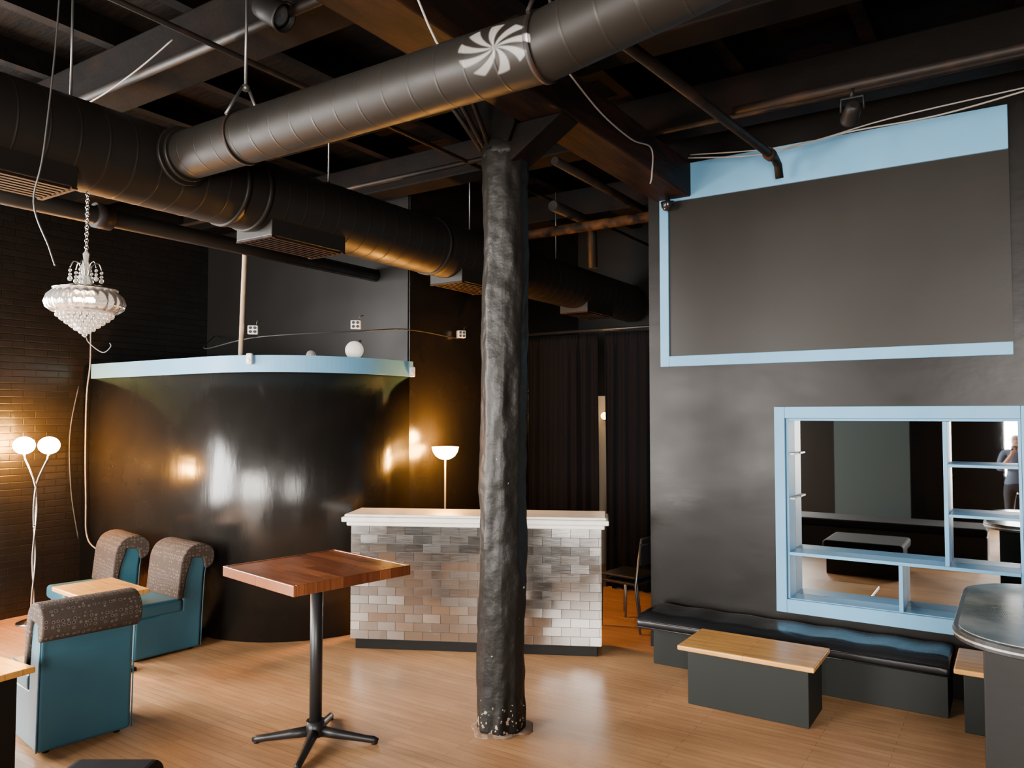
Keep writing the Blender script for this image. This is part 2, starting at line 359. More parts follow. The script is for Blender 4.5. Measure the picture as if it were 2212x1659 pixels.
pipe([(-3.6,6.2,3.96),(-3.6,6.9,3.96),(-3.6,7.0,3.86),(-3.6,7.02,3.5)],.05,'drain pipe with an elbow behind the column',m_pipe)
pipe([(-3.0,5.2,4.0),(-3.0,7.2,4.0)],.035,'sooty pipe between the beams',m_pipe)
pipe([(-7.6,4.9,4.02),(-2.65,4.9,4.02)],.02,'thin sooty conduit crossing behind the column')
pipe(smooth([(-3.57,1.72,4.6),(-3.6,1.74,3.9),(-3.62,1.7,3.2),(-3.66,1.68,2.95),(-3.6,1.72,2.75),(-3.56,1.73,2.66)]),.004,'loose grey cable dangling from the ceiling',m_dsteel,'cable','cable')
pipe(smooth([(-2.26,4.1,4.1),(-2.24,4.5,3.98),(-2.25,5.0,3.96),(-2.25,5.35,4.0),(-2.25,5.36,3.8),(-2.28,5.4,3.75)]),.006,'thin white cable draped over the timber beam',m_cable,'cable','cable')
pipe(smooth([(-2.2,6.0,4.1),(-1.6,6.0,4.02),(-1.0,5.98,4.06),(-.4,5.95,4.05),(.2,5.9,4.1)]),.006,'white cable sagging across the wall top',m_cable,'cable','cable')
pipe(smooth([(-2.2,6.05,4.14),(-1.4,6.05,4.06),(-.7,6.0,4.11),(.2,5.95,4.13)]),.005,'second white cable along the wall top',m_cable,'cable','cable')
pipe(smooth([(-2.26,2.0,4.5),(-2.2,2.3,4.2),(-2.1,2.6,3.64),(-2.0,2.62,3.62)]),.005,'white cable dropping to the small duct',m_cable,'cable','cable')
pipe(smooth([(-5.2,2.62,4.02),(-4.8,2.6,4.03),(-4.4,2.6,4.10),(-4.1,2.62,4.2)]),.005,'thin white cable loop at the sprinkler pipe',m_cable,'cable','cable')

def par_can(loc,aim,label,sc=1.0):
    e=thing('stage_light',loc,0,label,'stage light')
    z=Vector(aim).normalized(); q=Vector((0,0,-1)).rotation_difference(z).to_matrix().to_4x4()
    b=MB().lathe([(.045,.10),(.075,.07),(.085,.0),(.09,-.12),(.098,-.13),(.098,-.15),(.088,-.15),(.085,-.11)],seg=24); b.xf(q@Matrix.Scale(sc,4)); add(b,'housing',m_black,parent=e)
    b=MB().lathe([(.0,-.112),(.05,-.118),(.084,-.112)],seg=24); b.xf(q@Matrix.Scale(sc,4)); add(b,'lens',m_dlens,parent=e)
    b=MB(); b.tube([(-.11*sc,0,0),(-.11*sc,0,.14*sc),(.11*sc,0,.14*sc),(.11*sc,0,0)],.008,8); b.tube([(0,0,.14*sc),(0,0,.24*sc)],.012,8); add(b,'yoke',m_black,parent=e)
par_can((-3.2,2.58,4.10),(.8,.2,-.5),'black stage light clamped to the sprinkler pipe',.8)
par_can((-5.1,2.66,3.93),(.1,.5,-.6),'small stage light clamped at the sprinkler pipe end',.6)
par_can((-.75,4.73,3.75),(-.3,.8,-.3),'black stage light hanging on the branch pipe',.55)

# ---------------------------------------------------------------- column
def build_column():
    R=.150; b=MB(); seg=64; rings=190; Hc=3.72
    for i in range(rings+1):
        z=Hc*i/rings
        for k in range(seg):
            a=2*pi*k/seg
            f=pi/4; aa=((a+.25)%f)-f/2; poly=.97/math.cos(aa)*math.cos(f/2)+.03
            n=noise.fractal(Vector((math.cos(a)*1.1,math.sin(a)*1.1,z*1.5)),1,2,4)*.012+noise.noise(Vector((math.cos(a)*2.4,math.sin(a)*2.4,z*7)))*.007+noise.noise(Vector((math.cos(a)*5,math.sin(a)*5,z*16)))*.0035
            rr=R*(.25*1+.75*poly*1.03)+n
            if z<.25: rr+=.008*(1-z/.25)
            if z>Hc-.2: rr+=.012*(z-Hc+.2)/.2
            lean=.035*z/Hc
            b.v.append(Vector((rr*math.cos(a)+lean*.84,rr*math.sin(a)+lean*.55,z)))
    for i in range(rings):
        for k in range(seg):
            k2=(k+1)%seg; b.face((i*seg+k,i*seg+k2,(i+1)*seg+k2,(i+1)*seg+k),0,True)
    b.face([rings*seg+k for k in range(seg)]); b.face(list(range(seg))[::-1])
    e=thing('column',(-2.80,4.15,0),0,'rough black plastered structural column with chipped base','column')
    add(b,'shaft',m_col,parent=e)
    c=MB(); c.lathe([(.155,3.66),(.165,3.70),(.165,3.76),(.14,3.80)],c=(.03,.02,0),seg=20)
    add(c,'capital',m_col,parent=e)
    add(MB().prism([(-.12,3.78),(.14,3.74),(.19,3.855),(.19,4.14),(-.34,4.14)],-.13,.13,axis='y'),'bracket',m_beam2,parent=e,bevel=.01)
    add(MB().prism([(-.10,3.72),(.14,3.62),(.52,3.855),(.10,3.855)],-.10,.12,axis='y'),'bracket',m_beam2,parent=e,bevel=.01)
    for dx,dy in ((-.42,-.30),(-.25,-.42),(-.05,-.5)):
        add(MB().tube([(dx*.25,dy*.25,3.74),(dx,dy,4.3)],.016,8),'strut',m_pipe,parent=e)
build_column()
add(MB().lathe([(.22,0),(.215,.006),(.17,.010),(.0,.010)],c=(-2.80,4.15,0),seg=28,mod=lambda a:.9+.08*math.sin(3*a)+.06*math.sin(7*a+1)),'plaster_patch',M('old_plaster_floor_patch',(.18,.10,.06),.7,var=(20,(.30,.21,.15),.5,.6)),label='chipped plaster skirt around the column foot',category='floor patch')

# ---------------------------------------------------------------- tiled counter
ang=math.atan2(.97,1.93)
C=thing('bar_counter',(-3.93,5.46,0),ang,'free-standing counter clad in brushed steel brick tiles with white top','counter')
w2=1.06; d=.20
add(MB().box(-w2+.03,w2-.03,-d+.03,d-.02,0,.09),'plinth',m_black,parent=C,bevel=.004)
add(MB().box(-w2,w2,-d,d,.09,1.05),'body',m_grout,parent=C)
t=MB(); tw,th=.156,.0735
rows=13
for rI in range(rows):
    z0=.093+rI*th; x=-w2-(tw/2 if rI%2 else 0)
    while x<w2-.005:
        a=max(x,-w2)+.0018; c2=min(x+tw,w2)-.0018
        if c2-a>.01:
            cx=(a+c2)/2; cz=z0+th/2
            mt=Matrix.Translation((cx,-d-.004,cz))@Matrix.Rotation(random.gauss(0,.012),4,'X')@Matrix.Rotation(random.gauss(0,.018),4,'Z')
            t.box(-(c2-a)/2,(c2-a)/2,-.004,.004,-th/2+.0018,th/2-.0018,m=random.choice((0,0,1,2)),mat=mt)
        x+=tw
    for sx in (-1,1):
        y=-d
        while y<d-.01:
            y2=min(y+tw,d); t.box(sx*w2-.003 if sx>0 else -w2-.006,w2+.006 if sx>0 else -w2+.003,y+.002,y2-.002,z0+.002,z0+th-.002); y+=tw
add(t,'tile_cladding',m_st,parent=C)
ct=MB()
ct.box(-w2-.035,w2+.035,-d-.04,d+.01,1.05,1.085)
ct.box(-w2-.07,w2+.07,-d-.075,d+.015,1.086,1.128)
ct.box(-w2-.05,w2+.05,-d-.055,d+.012,1.129,1.15)
add(ct,'countertop',m_stone,parent=C,bevel=.014,seg=3)

# ---------------------------------------------------------------- high table
T=thing('high_table',(-3.61,3.33,0),math.radians(-10),'square bar-height table with red-brown butcher-block top on black pedestal','table')
h=.385
add(MB().box(-h,h,-h,h,1.03,1.07),'tabletop',m_redwood,parent=T,bevel=.004)
e=MB(); 
e.box(-h-.02,h+.02,-h-.02,-h,1.012,1.073); e.box(-h-.02,h+.02,h,h+.02,1.012,1.073); e.box(-h-.02,-h,-h,h,1.012,1.073); e.box(h,h+.02,-h,h,1.012,1.073)
add(e,'edge_trim',m_redwood,parent=T,bevel=.004)
add(MB().tube([(0,0,.06),(0,0,1.0)],.038,24).tube([(0,0,.05),(0,0,.14)],.055,24),'pedestal',m_iron,parent=T)
add(MB().box(-.2,.2,-.03,.03,1.0,1.03).box(-.03,.03,-.2,.2,1.0,1.03),'mounting_plate',m_iron,parent=T,bevel=.004)
f=MB()
for k in range(4):
    a=math.radians(42)+k*pi/2; ca,sa=math.cos(a),math.sin(a)
    f.tube([(ca*.02,sa*.02,.075),(ca*.15,sa*.15,.055),(ca*.3,sa*.3,.032),(ca*.36,sa*.36,.024),(ca*.385,sa*.385,.018)],[.034,.028,.022,.022,.014],12)
    f.tube([(ca*.36,sa*.36,0),(ca*.36,sa*.36,.02)],.018,12)
add(f,'cross_base',m_iron,parent=T)

# ---------------------------------------------------------------- lounge chairs (local: facing +Y)
def lounge(loc,facing_deg,label):
    e=thing('lounge_chair',loc,math.radians(facing_deg-90),label,'chair',group='teal slipper lounge chairs')
    bw=.265
    body=[(-.285,.02),(-.295,.30),(-.31,.60),(-.325,.72),(-.30,.80),(-.21,.80),(-.165,.74),(-.13,.50),(-.12,.36),(.27,.34),(.28,.02)]
    add(MB().prism(body,-bw,bw,axis='x'),'frame',m_teal,parent=e,bevel=.022,seg=4)
    add(MB().box(-bw-.005,bw+.005,-.13,.31,.335,.455),'seat_cushion',m_teal,parent=e,bevel=.035,seg=4)
    outer=[(-.070,.45),(-.085,.60),(-.100,.74),(-.118,.80),(-.155,.855),(-.22,.888),(-.295,.892),(-.360,.866),(-.398,.815),(-.400,.745),(-.375,.695),(-.335,.675)]
    inner=[(-.315,.68),(-.30,.77),(-.20,.78),(-.15,.62),(-.12,.45)]
    sm=[(q.y,q.z) for q in smooth([(0,)+p for p in outer],4)]
    pd=MB().prism(sm+inner,-bw-.016,bw+.016,axis='x')
    for k in range(2,2+len(sm)-1):
        ix,mm,_=pd.f[k]; pd.f[k]=(ix,mm,True)
    o=add(pd,'backrest_pad',m_fab,parent=e)
    bv=o.modifiers.new('bevel','BEVEL'); bv.width=.014; bv.segments=4; bv.limit_method='ANGLE'; bv.angle_limit=math.radians(60)
    for sx in (-1,1):
        add(MB().tube([(sx*(bw+.001),-.29,.03),(sx*(bw+.001),-.30,.30),(sx*(bw+.001),-.315,.60),(sx*(bw+.001),-.325,.68)],.004,8),'piping',m_teal,parent=e)
        for y in (-.23,.23):
            add(MB().lathe([(.018,0),(.024,.022)],c=(sx*.2,y,0),seg=12),'foot',m_black,parent=e)
    return e
lounge((-5.05,2.60,0),171,'teal vinyl chair with brown dotted fabric over rolled back, turned away')
lounge((-6.18,3.86,0),264,'teal vinyl chair with dotted fabric back beside the booth wall')
lounge((-7.08,3.83,0),258,'teal vinyl chair with dotted fabric back near the floor lamp')
def low_table(loc,rot,w,dp,z,label):
    e=thing('low_table',loc,rot,label,'table')
    add(MB().box(-w/2,w/2,-dp/2,dp/2,z-.035,z),'tabletop',m_oak,parent=e,bevel=.008)
    add(MB().box(-.045,.045,-.045,.045,.03,z-.035),'pedestal',m_black,parent=e,bevel=.004)
    add(MB().box(-.2,.2,-.2,.2,0,.03),'base_plate',m_black,parent=e,bevel=.006)
low_table((-6.00,3.31,0),math.radians(-6),.66,.46,.65,'low honey-oak table between the teal chairs')
e=thing('low_table',(-4.92,1.82,0),math.radians(3),'honey-oak topped low table with black box base','table')
add(MB().box(-.35,.35,-.34,.34,.565,.60),'tabletop',m_oak,parent=e,bevel=.008)
add(MB().box(-.28,.28,-.28,.28,0,.565),'base_box',m_black,parent=e,bevel=.006)
e=thing('footstool',(-3.30,1.82,0),math.radians(33),'round-cornered black padded footstool','stool')
add(MB().box(-.19,.19,-.19,.19,.05,.34),'base',m_black,parent=e,bevel=.03)
add(MB().box(-.21,.21,-.21,.21,.34,.46),'seat',m_vinyl2,parent=e,bevel=.05,seg=5)
for sx in (-1,1):
    for sy in (-1,1): add(MB().lathe([(.018,0),(.024,.05)],c=(sx*.14,sy*.14,0),seg=12),'foot',m_black,parent=e)

# ---------------------------------------------------------------- floor lamps
L1=thing('floor_lamp',(-7.93,3.72,0),0,'twin-headed floor lamp with glowing amber shades by the brick wall','lamp')
add(MB().lathe([(.14,0),(.14,.015),(.10,.03),(.03,.045),(.02,.07)],seg=32),'base',m_chrome,parent=L1)
rx,ry=.84,.55
def hel(ph):
    P=[]
    for i in range(40):
        z=.06+i/39*1.24; a=ph+z*7; P.append((.012*math.cos(a),.012*math.sin(a),z))
    s=1 if ph<1 else -1
    P+= [(s*rx*.03,s*ry*.03,1.40),(s*rx*.075,s*ry*.075,1.50),(s*rx*.11,s*ry*.11,1.57),(s*rx*.12,s*ry*.12,1.62)]
    return P
for ph in (0,pi): add(MB().tube(hel(ph),.010,10),'pole',m_chrome,parent=L1)
for s in (-1,1):
    add(MB().ball((s*rx*.12,s*ry*.12,1.70),.095,(1,1,.88),24,14),'lamp_shade',m_shade,parent=L1)
add(MB().tube([(0,0,.9),(0,0,.94)],.02,12),'switch',m_chrome,parent=L1)
L2=thing('floor_lamp',(-4.83,6.15,0),0,'slim torchiere floor lamp with glowing amber bowl behind the counter','lamp')
add(MB().lathe([(.12,0),(.12,.015),(.03,.03),(.012,.06)],seg=32),'base',m_iron,parent=L2)
add(MB().tube([(0,0,.04),(0,0,1.54)],.009,10),'pole',m_steel,parent=L2)
add(MB().lathe([(.012,1.545),(.055,1.553),(.095,1.58),(.122,1.62),(.135,1.67),(.131,1.67),(.117,1.622),(.09,1.586),(.05,1.563),(0,1.556)],seg=36),'lamp_shade',m_shade2,parent=L2)

# ---------------------------------------------------------------- chandelier
K=thing('chandelier',(-4.16,2.18,2.6),0,'crystal chandelier with ribbed glass bowl hanging on a chain','chandelier')
ch=MB()
nl=18
for i in range(nl):
    z=.28+i*(.325/nl); a=(i%2)*pi/2
    pts=[]
    for k in range(9):
        t=2*pi*k/8; pts.append(Vector((math.cos(a)*.010*math.cos(t),math.sin(a)*.010*math.cos(t),z+.013*math.sin(t))))
    ch.tube(pts,.0025,6)
add(ch,'chain',m_chrome,parent=K)
add(MB().lathe([(.006,.28),(.018,.26),(.012,.22),(.03,.19),(.015,.15),(.035,.11),(.02,.06),(.02,-.05)],seg=24),'stem',m_crys,parent=K)
for k in range(6):
    a=k*pi/3+.2; c,s=math.cos(a),math.sin(a)
    P=smooth([(c*.015,s*.015,.14),(c*.03,s*.03,.20),(c*.06,s*.06,.215),(c*.075,s*.075,.18)],5)
    arm=add(MB().tube(P,.003,6),'arm',m_chrome,parent=K)
    g=MB()
    for j in range(3): g.ball((c*.075,s*.075,.165-j*.022),.008 if j<2 else .012,(1,1,1.2),10,6)
    add(g,'crystal_drop',m_crys,parent=arm)
add(MB().lathe([(.03,.095),(.09,.088),(.145,.065),(.18,.03),(.190,-.005),(.18,-.035),(.155,-.055),(.12,-.06),(.03,-.06)],seg=144,mod=lambda a:1+.04*abs(math.cos(a*12))),'glass_bowl',m_crys,parent=K)
add(MB().lathe([(.150,.066),(.158,.066),(.158,.072),(.150,.072)],seg=48),'ring',m_chrome,parent=K)
bd=MB()
for ti,(rr,n,z) in enumerate(((.13,26,-.072),(.11,22,-.09),(.087,18,-.108),(.064,13,-.126),(.042,9,-.143),(.02,5,-.158),(0,1,-.175))):
    for k in range(n):
        a=2*pi*k/n; bd.ball((rr*math.cos(a),rr*math.sin(a),z),.0125,(1,1,1),10,7)
o=add(bd,'crystal_beads',m_crys,parent=K); o['kind']='stuff'
for k in range(4):
    a=k*pi/2; add(MB().ball((.06*math.cos(a),.06*math.sin(a),.01),.02,(1,1,1.3),12,8),'bulb',m_bulb,parent=K)
add(MB().tube(smooth([(.01,0,-.18),(.03,.01,-.22),(.09,.05,-.27),(.13,.07,-.24),(.12,.07,-.22)]),.0025,6),'wire',m_cable,parent=K)

# ---------------------------------------------------------------- right wall fittings
F=thing('framed_panel',(-1.28,6.3,2.41),0,'large dark wall panel bordered by sky-blue boards','wall panel')
x0,x1=-2.566+1.28,-.002+1.28
add(MB().box(x0+.075,x1,-.012,-.001,.09,1.43),'panel',m_screen,parent=F)
add(MB().box(x0,x0+.08,-.03,-.001,.0,1.50),'frame_board',m_blue,parent=F,bevel=.004)
add(MB().box(x0+.0805,x1,-.03,-.001,.0,.09),'frame_board',m_blue,parent=F,bevel=.004)
add(MB().box(x0+.0805,x1,-.03,-.001,1.43,1.74),'frame_board',m_blue,parent=F,bevel=.004)
Nn=thing('mirror_shelf',(-.81,6.3,.45),0,'sky-blue framed niche with mirror back and thin shelves','shelf')
def nb(x0,x1,y0,y1,z0,z1): return MB().box(x0+.81,x1+.81,y0-6.3,y1-6.3,z0-.45,z1-.45)
add(nb(-1.61,-1.53,6.27,6.299,.45,2.06),'frame_board',m_blue,parent=Nn,bevel=.004)
add(nb(NX,NX+.08,6.27,6.299,.45,2.06),'frame_board',m_blue,parent=Nn,bevel=.004)
add(nb(-1.529,NX-.001,6.27,6.299,1.97,2.06),'frame_board',m_blue,parent=Nn,bevel=.004)
add(nb(-1.529,NX-.001,6.27,6.299,.45,.555),'frame_board',m_blue,parent=Nn,bevel=.004)
lin=MB()
for q in ((-1.529,-1.51,6.3,6.505,.555,1.969),(NX-.02,NX-.001,6.3,6.505,.555,1.969),(-1.51,NX-.02,6.3,6.505,.541,.56),(-1.51,NX-.02,6.3,6.505,1.95,1.969)):
    lin.box(q[0]+.81,q[1]+.81,q[2]-6.3,q[3]-6.3,q[4]-.45,q[5]-.45)
add(lin,'lining',m_blue,parent=Nn,bevel=.002)
add(nb(-1.51,NX-.02,6.506,6.515,.56,1.95),'mirror',m_mirror,parent=Nn)
add(nb(-1.509,NX-.021,6.29,6.505,.895,.92),'shelf_board',m_blue,parent=Nn,bevel=.003)
add(nb(-.44,-.412,6.29,6.505,.921,1.949),'divider',m_blue,parent=Nn,bevel=.003)
add(nb(-.411,NX-.021,6.29,6.505,1.625,1.645),'shelf_board',m_blue,parent=Nn,bevel=.003)
add(nb(-.411,NX-.021,6.29,6.505,1.27,1.29),'shelf_board',m_blue,parent=Nn,bevel=.003)
add(nb(-.74,-.712,6.29,6.505,.561,.894),'divider',m_blue,parent=Nn,bevel=.003)
for z in (1.33,1.68): add(nb(-1.509,-1.47,6.32,6.48,z,z+.012),'bracket',m_plast,parent=Nn)
add(MB().lathe([(0,-.06),(.035,-.05),(.055,-.015),(.055,.0),(.06,.02),(.02,.03),(.02,.06)],seg=24),'security_camera',m_phone,loc=(-2.46,6.2,3.80),label='small black dome security camera at the panel corner',category='camera')

B=thing('banquette_bench',(-1.45,6.05,0),0,'long low bench with black vinyl cushion along the wall','bench')
add(MB().box(-1.03,1.04,-.18,.23,0,.295),'base',m_basegrey,parent=B,bevel=.004)
def cushion(x0,x1,y0,y1,z0,z1,nx,ny,bul):
    b=MB(); 
    for j in range(ny+1):
        for i in range(nx+1):
            u,v=i/nx,j/ny; g=min(1,min(v,1-v)*6)
            z=z1-bul*(1-g)**2-.012*(1-min(1,min(u,1-u)*nx/2))+.004*math.sin(u*40)*g
            b.v.append(Vector((x0+(x1-x0)*u,y0+(y1-y0)*v,z)))
    def id(i,j): return j*(nx+1)+i
    for j in range(ny):
        for i in range(nx): b.face((id(i,j),id(i+1,j),id(i+1,j+1),id(i,j+1)),0,True)
    o=len(b.v); edge=[id(i,0) for i in range(nx)]+[id(nx,j) for j in range(ny)]+[id(i,ny) for i in range(nx,0,-1)]+[id(0,j) for j in range(ny,0,-1)]
    for e_ in edge: p=b.v[e_]; b.v.append(Vector((p.x,p.y,z0)))
    n=len(edge)
    for k in range(n): b.face((edge[k],o+k,o+(k+1)%n,edge[(k+1)%n]),0,True)
    b.face([o+k for k in range(n)][::-1]); return b
add(cushion(-1.14,1.06,-.27,.235,.297,.405,60,12,.05),'cushion',m_vinyl,parent=B,bevel=.02)
for z in (.30,.352): add(MB().tube([(-1.14,-.272,z),(1.06,-.272,z)],.006,8),'piping',m_vinyl,parent=B)
def side_table(cx,cy,w,dp,label):
    e=thing('side_table',(cx,cy,0),0,label,'table',group='oak-topped box tables by the bench')
    add(MB().box(-w/2+.05,w/2-.05,-dp/2+.07,dp/2-.03,0,.375),'base_box',m_basegrey,parent=e,bevel=.004)
    add(MB().box(-w/2,w/2,-dp/2,dp/2,.376,.41),'tabletop',m_oak,parent=e,bevel=.009,seg=3)
side_table(-1.54,5.37,.90,.50,'dark box table with honey-oak top in front of the bench')
side_table(.10,5.86,.92,.52,'dark box table with honey-oak top at the bench end')

Bt=thing('bar_table',(.5,4.5,0),0,'bar-height table with marbled rounded top and black box base','table')
def rrect(x0,x1,y0,y1,r,n=10):
    P=[]
    for cx,cy,a0 in ((x1-r,y1-r,0),(x0+r,y1-r,pi/2),(x0+r,y0+r,pi),(x1-r,y0+r,1.5*pi)):
        for k in range(n+1): a=a0+pi/2*k/n; P.append((cx+r*math.cos(a),cy+r*math.sin(a)))
    return P
add(MB().prism(rrect(-.74,.9,-.70,.70,.30),1.046,1.05),'marble_surface',m_marble,parent=Bt)
add(MB().prism(rrect(-.76,.92,-.72,.72,.32),1.00,1.045),'edge_band',m_iron,parent=Bt,bevel=.004)
add(MB().prism(rrect(-.765,.925,-.725,.725,.325),1.018,1.027),'edge_stripe',m_steel,parent=Bt)
add(MB().box(-.64,.85,-.55,.62,0,1.0),'base_box',m_black,parent=Bt,bevel=.006)

O=thing('ottoman',(-1.62,2.28,0),0,'large black vinyl ottoman with padded top','ottoman')
add(MB().box(-.42,.42,-.38,.38,0,.30),'base',m_black,parent=O,bevel=.01)
add(MB().box(-.46,.46,-.42,.42,.30,.42),'cushion',m_vinyl2,parent=O,bevel=.04,seg=4)
Q=thing('banquette_bench',(-2.35,.45,0),0,'black vinyl banquette with box base behind the ottoman','bench')
add(MB().box(-2.0,2.0,-.35,.35,0,.34),'base',m_black,parent=Q,bevel=.01)
add(MB().box(-2.0,2.0,-.37,.37,.34,.45),'cushion',m_vinyl2,parent=Q,bevel=.03,seg=3)
add(MB().box(-2.9,-1.62,-2.75,-2.6,0,3.2),'partition_panel',m_sage,label='tall sage-grey partition near the street windows',category='partition')

# ---------------------------------------------------------------- person behind the viewer (seen in the mirror)
def person(loc):
    J=[((0,0,.92),.135),((0,0,1.08),.125),((0,0,1.25),.150),((0,0,1.38),.120),((0,.0,1.45),.055),((0,.01,1.52),.068),((0,.02,1.60),.088),((0,.01,1.68),.060)]
    E=[(i,i+1) for i in range(7)]
    def chain(root,pts):
        p=root
        for c,r in pts: J.append((c,r)); E.append((p,len(J)-1)); p=len(J)-1
        return p
    for s in (-1,1):
        chain(0,[((s*.10,0,.84),.10),((s*.11,.01,.50),.062),((s*.11,-.01,.30),.052),((s*.11,-.02,.09),.038),((s*.12,.10,.035),.038),((s*.125,.17,.03),.025)])
        hnd=chain(3,[((s*.17,0,1.38),.062),((s*.24,.02,1.12),.042),((s*.16,.22,1.22),.034),((s*.07,.30,1.36),.026),((s*.05,.33,1.41),.026)])
        for k,l in enumerate((.05,.058,.055,.045)):
            x=s*(.075-.018*k); chain(hnd,[((x*.9,.335+.004*k,1.43),.009),((x*.8,.345,1.43+l),.008),((x*.5,.335,1.43+l+.02),.007)])
        chain(hnd,[((s*.02,.33,1.42),.009),((s*.005,.335,1.44),.008)])
    me=bpy.data.meshes.new('person'); me.from_pydata([Vector(j[0]) for j in J],E,[]); 
    o=bpy.data.objects.new('person',me); COL.objects.link(o)
    sk=o.modifiers.new('skin','SKIN'); 
    if not me.skin_vertices:
        bm=bmesh.new(); bm.from_mesh(me); bm.verts.layers.skin.verify(); bm.to_mesh(me); bm.free()
    for i,j in enumerate(J):
        sv=me.skin_vertices[0].data[i]; sv.radius=(j[1],j[1]*(.72 if 0<=i<=3 else 1)); sv.use_root=(i==0)
    ss=o.modifiers.new('s','SUBSURF'); ss.levels=2; ss.render_levels=2
    dg=bpy.context.evaluated_depsgraph_get(); ev=o.evaluated_get(dg); m2=bpy.data.meshes.new_from_object(ev)
    o.modifiers.clear(); o.data=m2; m2.materials.clear(); m2.materials.append(m_skin)
    for p in m2.polygons: p.use_smooth=True
    o.location=loc; tag(o,'person in a blue-grey shirt and dark trousers holding up a phone','person')
    def cloth(name,mat,test,off):
        bm=bmesh.new(); bm.from_mesh(m2); bm.normal_update()
        for v in bm.verts: v.co+=v.normal*off
        keep=[f for f in bm.faces if test(f.calc_center_median())]
        left=set(keep); best=[]
        while left:
            f0=left.pop(); st=[f0]; isl=[f0]
            while st:
                f=st.pop()
                for e_ in f.edges:
                    for g in e_.link_faces:
                        if g in left: left.discard(g); st.append(g); isl.append(g)
            if len(isl)>len(best): best=isl
        idx={}; V=[]; Fc=[]
        for f in best:
            q=[]
            for v in f.verts:
                if v.index not in idx: idx[v.index]=len(V); V.append(v.co.copy())
                q.append(idx[v.index])
            Fc.append(q)
        bm.free()
        mm=bpy.data.meshes.new(name); mm.from_pydata(V,[],Fc); mm.materials.append(mat)
        c=bpy.data.objects.new(name,mm); COL.objects.link(c); c.parent=o
        for p in mm.polygons: p.use_smooth=True
    cloth('shirt',m_shirt,lambda c:.90<c.z<1.44 and c.y<.20,.012)
    cloth('trousers',m_trous,lambda c:.13<c.z<.98 and abs(c.x)<.22 and c.y<.15,.009)
    for s in (-1,1): cloth('shoe',m_phone,lambda c,s=s:c.z<.085 and c.x*s>0,.012)
    for s in (-1,1): add(MB().ball((s*.032,.100,1.605),.012,(1,.6,.8),10,6),'eye',m_phone,parent=o)
    add(MB().ball((0,.112,1.578),.016,(.7,1,1.3),10,6),'nose',m_skin,parent=o)
    add(MB().ball((0,.098,1.545),.022,(1,.4,.3),10,6),'mouth',M('lips',(.4,.15,.12),.5),parent=o)
    for s in (-1,1): add(MB().ball((s*.088,.02,1.595),.028,(.35,.7,1.1),10,6),'ear',m_skin,parent=o)
    add(MB().box(-.075,.075,-.004,.004,-.036,.036),'phone',m_phone,loc=(loc[0],loc[1]+.345,loc[2]+1.47),label='black phone held up in both hands',category='phone',bevel=.003)
try: person((0.0,-1.7,0))
except Exception as ex: print('PERSON FAILED',ex)

# ---------------------------------------------------------------- curtain
def curtain(x0,x1,z0,z1,label,seed):
    b=MB(); nx=int((x1-x0)*130); nz=40; rnd=random.Random(seed)
    ph=[0]; 
    for i in range(nx+1):
        ph.append(ph[-1]+ (2*pi/ (nx/((x1-x0)*7)))*rnd.uniform(.7,1.35))
    for j in range(nz+1):
        v=j/nz; z=z0+(z1-z0)*v
        for i in range(nx+1):
            u=i/nx; amp=.035*(1-.35*v)+.012*math.sin(3*u*pi+seed)
            y=amp*math.sin(ph[i]+.25*math.sin(v*3+u*4)); x=x0+(x1-x0)*u+.006*math.sin(v*5+i*.2)
            if v>.965: y=y*.5+.008*math.sin(i*1.3)
            b.v.append(Vector((x,8.07+y,z)))
    for j in range(nz):
        for i in range(nx):
            a=j*(nx+1)+i; b.face((a,a+1,a+nx+2,a+nx+1),0,True)
    o=add(b,'curtain',m_cloth,label=label,category='curtain',group='charcoal stage curtains')
    s=o.modifiers.new('t','SOLIDIFY'); s.thickness=.004
    return o
curtain(-5.04,-4.07,.02,2.95,'floor-length charcoal curtain gathered by the booth wall',1)
curtain(-3.985,-2.70,.02,2.95,'wide floor-length charcoal curtain beside the wall corner',2)
add(MB().tube([(-5.04,8.07,2.99),(-2.69,8.07,2.99)],.018,12),'curtain_rod',m_iron,label='black curtain rod spanning the passage',category='curtain rod')
struct(MB().box(-4.85,-4.35,9.34,9.395,0,2.25),'door_1',m_beige,bevel=.01)
e=thing('wall_lamp',(-4.58,9.3,1.98),0,'small glowing wall lamp above the beige door','lamp')
add(MB().ball((0,-.05,0),.05),'bulb',m_shade3,parent=e); add(MB().box(-.03,.03,-.02,.035,-.06,.06),'bracket',m_iron,parent=e,bevel=.004)

def metal_chair(loc,rot,label):
    e=thing('stacking_chair',loc,rot,label,'chair',group='stacked metal chairs')
    for sx in (-1,1):
        add(MB().tube([(sx*.2,.2,0),(sx*.2,.19,.42)],.011,10),'leg',m_dsteel,parent=e)
        add(MB().tube([(sx*.2,-.24,0),(sx*.2,-.19,.42),(sx*.19,-.24,.80)],.011,10),'leg',m_dsteel,parent=e)
    add(MB().box(-.2,.2,-.19,.2,.42,.445),'seat',m_iron,parent=e,bevel=.01)
    add(MB().tube([(-.19,-.24,.80),(.19,-.24,.80)],.011,8).box(-.18,.18,-.243,-.225,.62,.78),'backrest',m_iron,parent=e)
    return e
mc=metal_chair((-3.10,6.80,0),math.radians(80),'grey metal stacking chair beside the wall corner')
copy_thing(mc,(-3.11,6.82,.055),math.radians(82),'grey metal chair stacked on top of another')

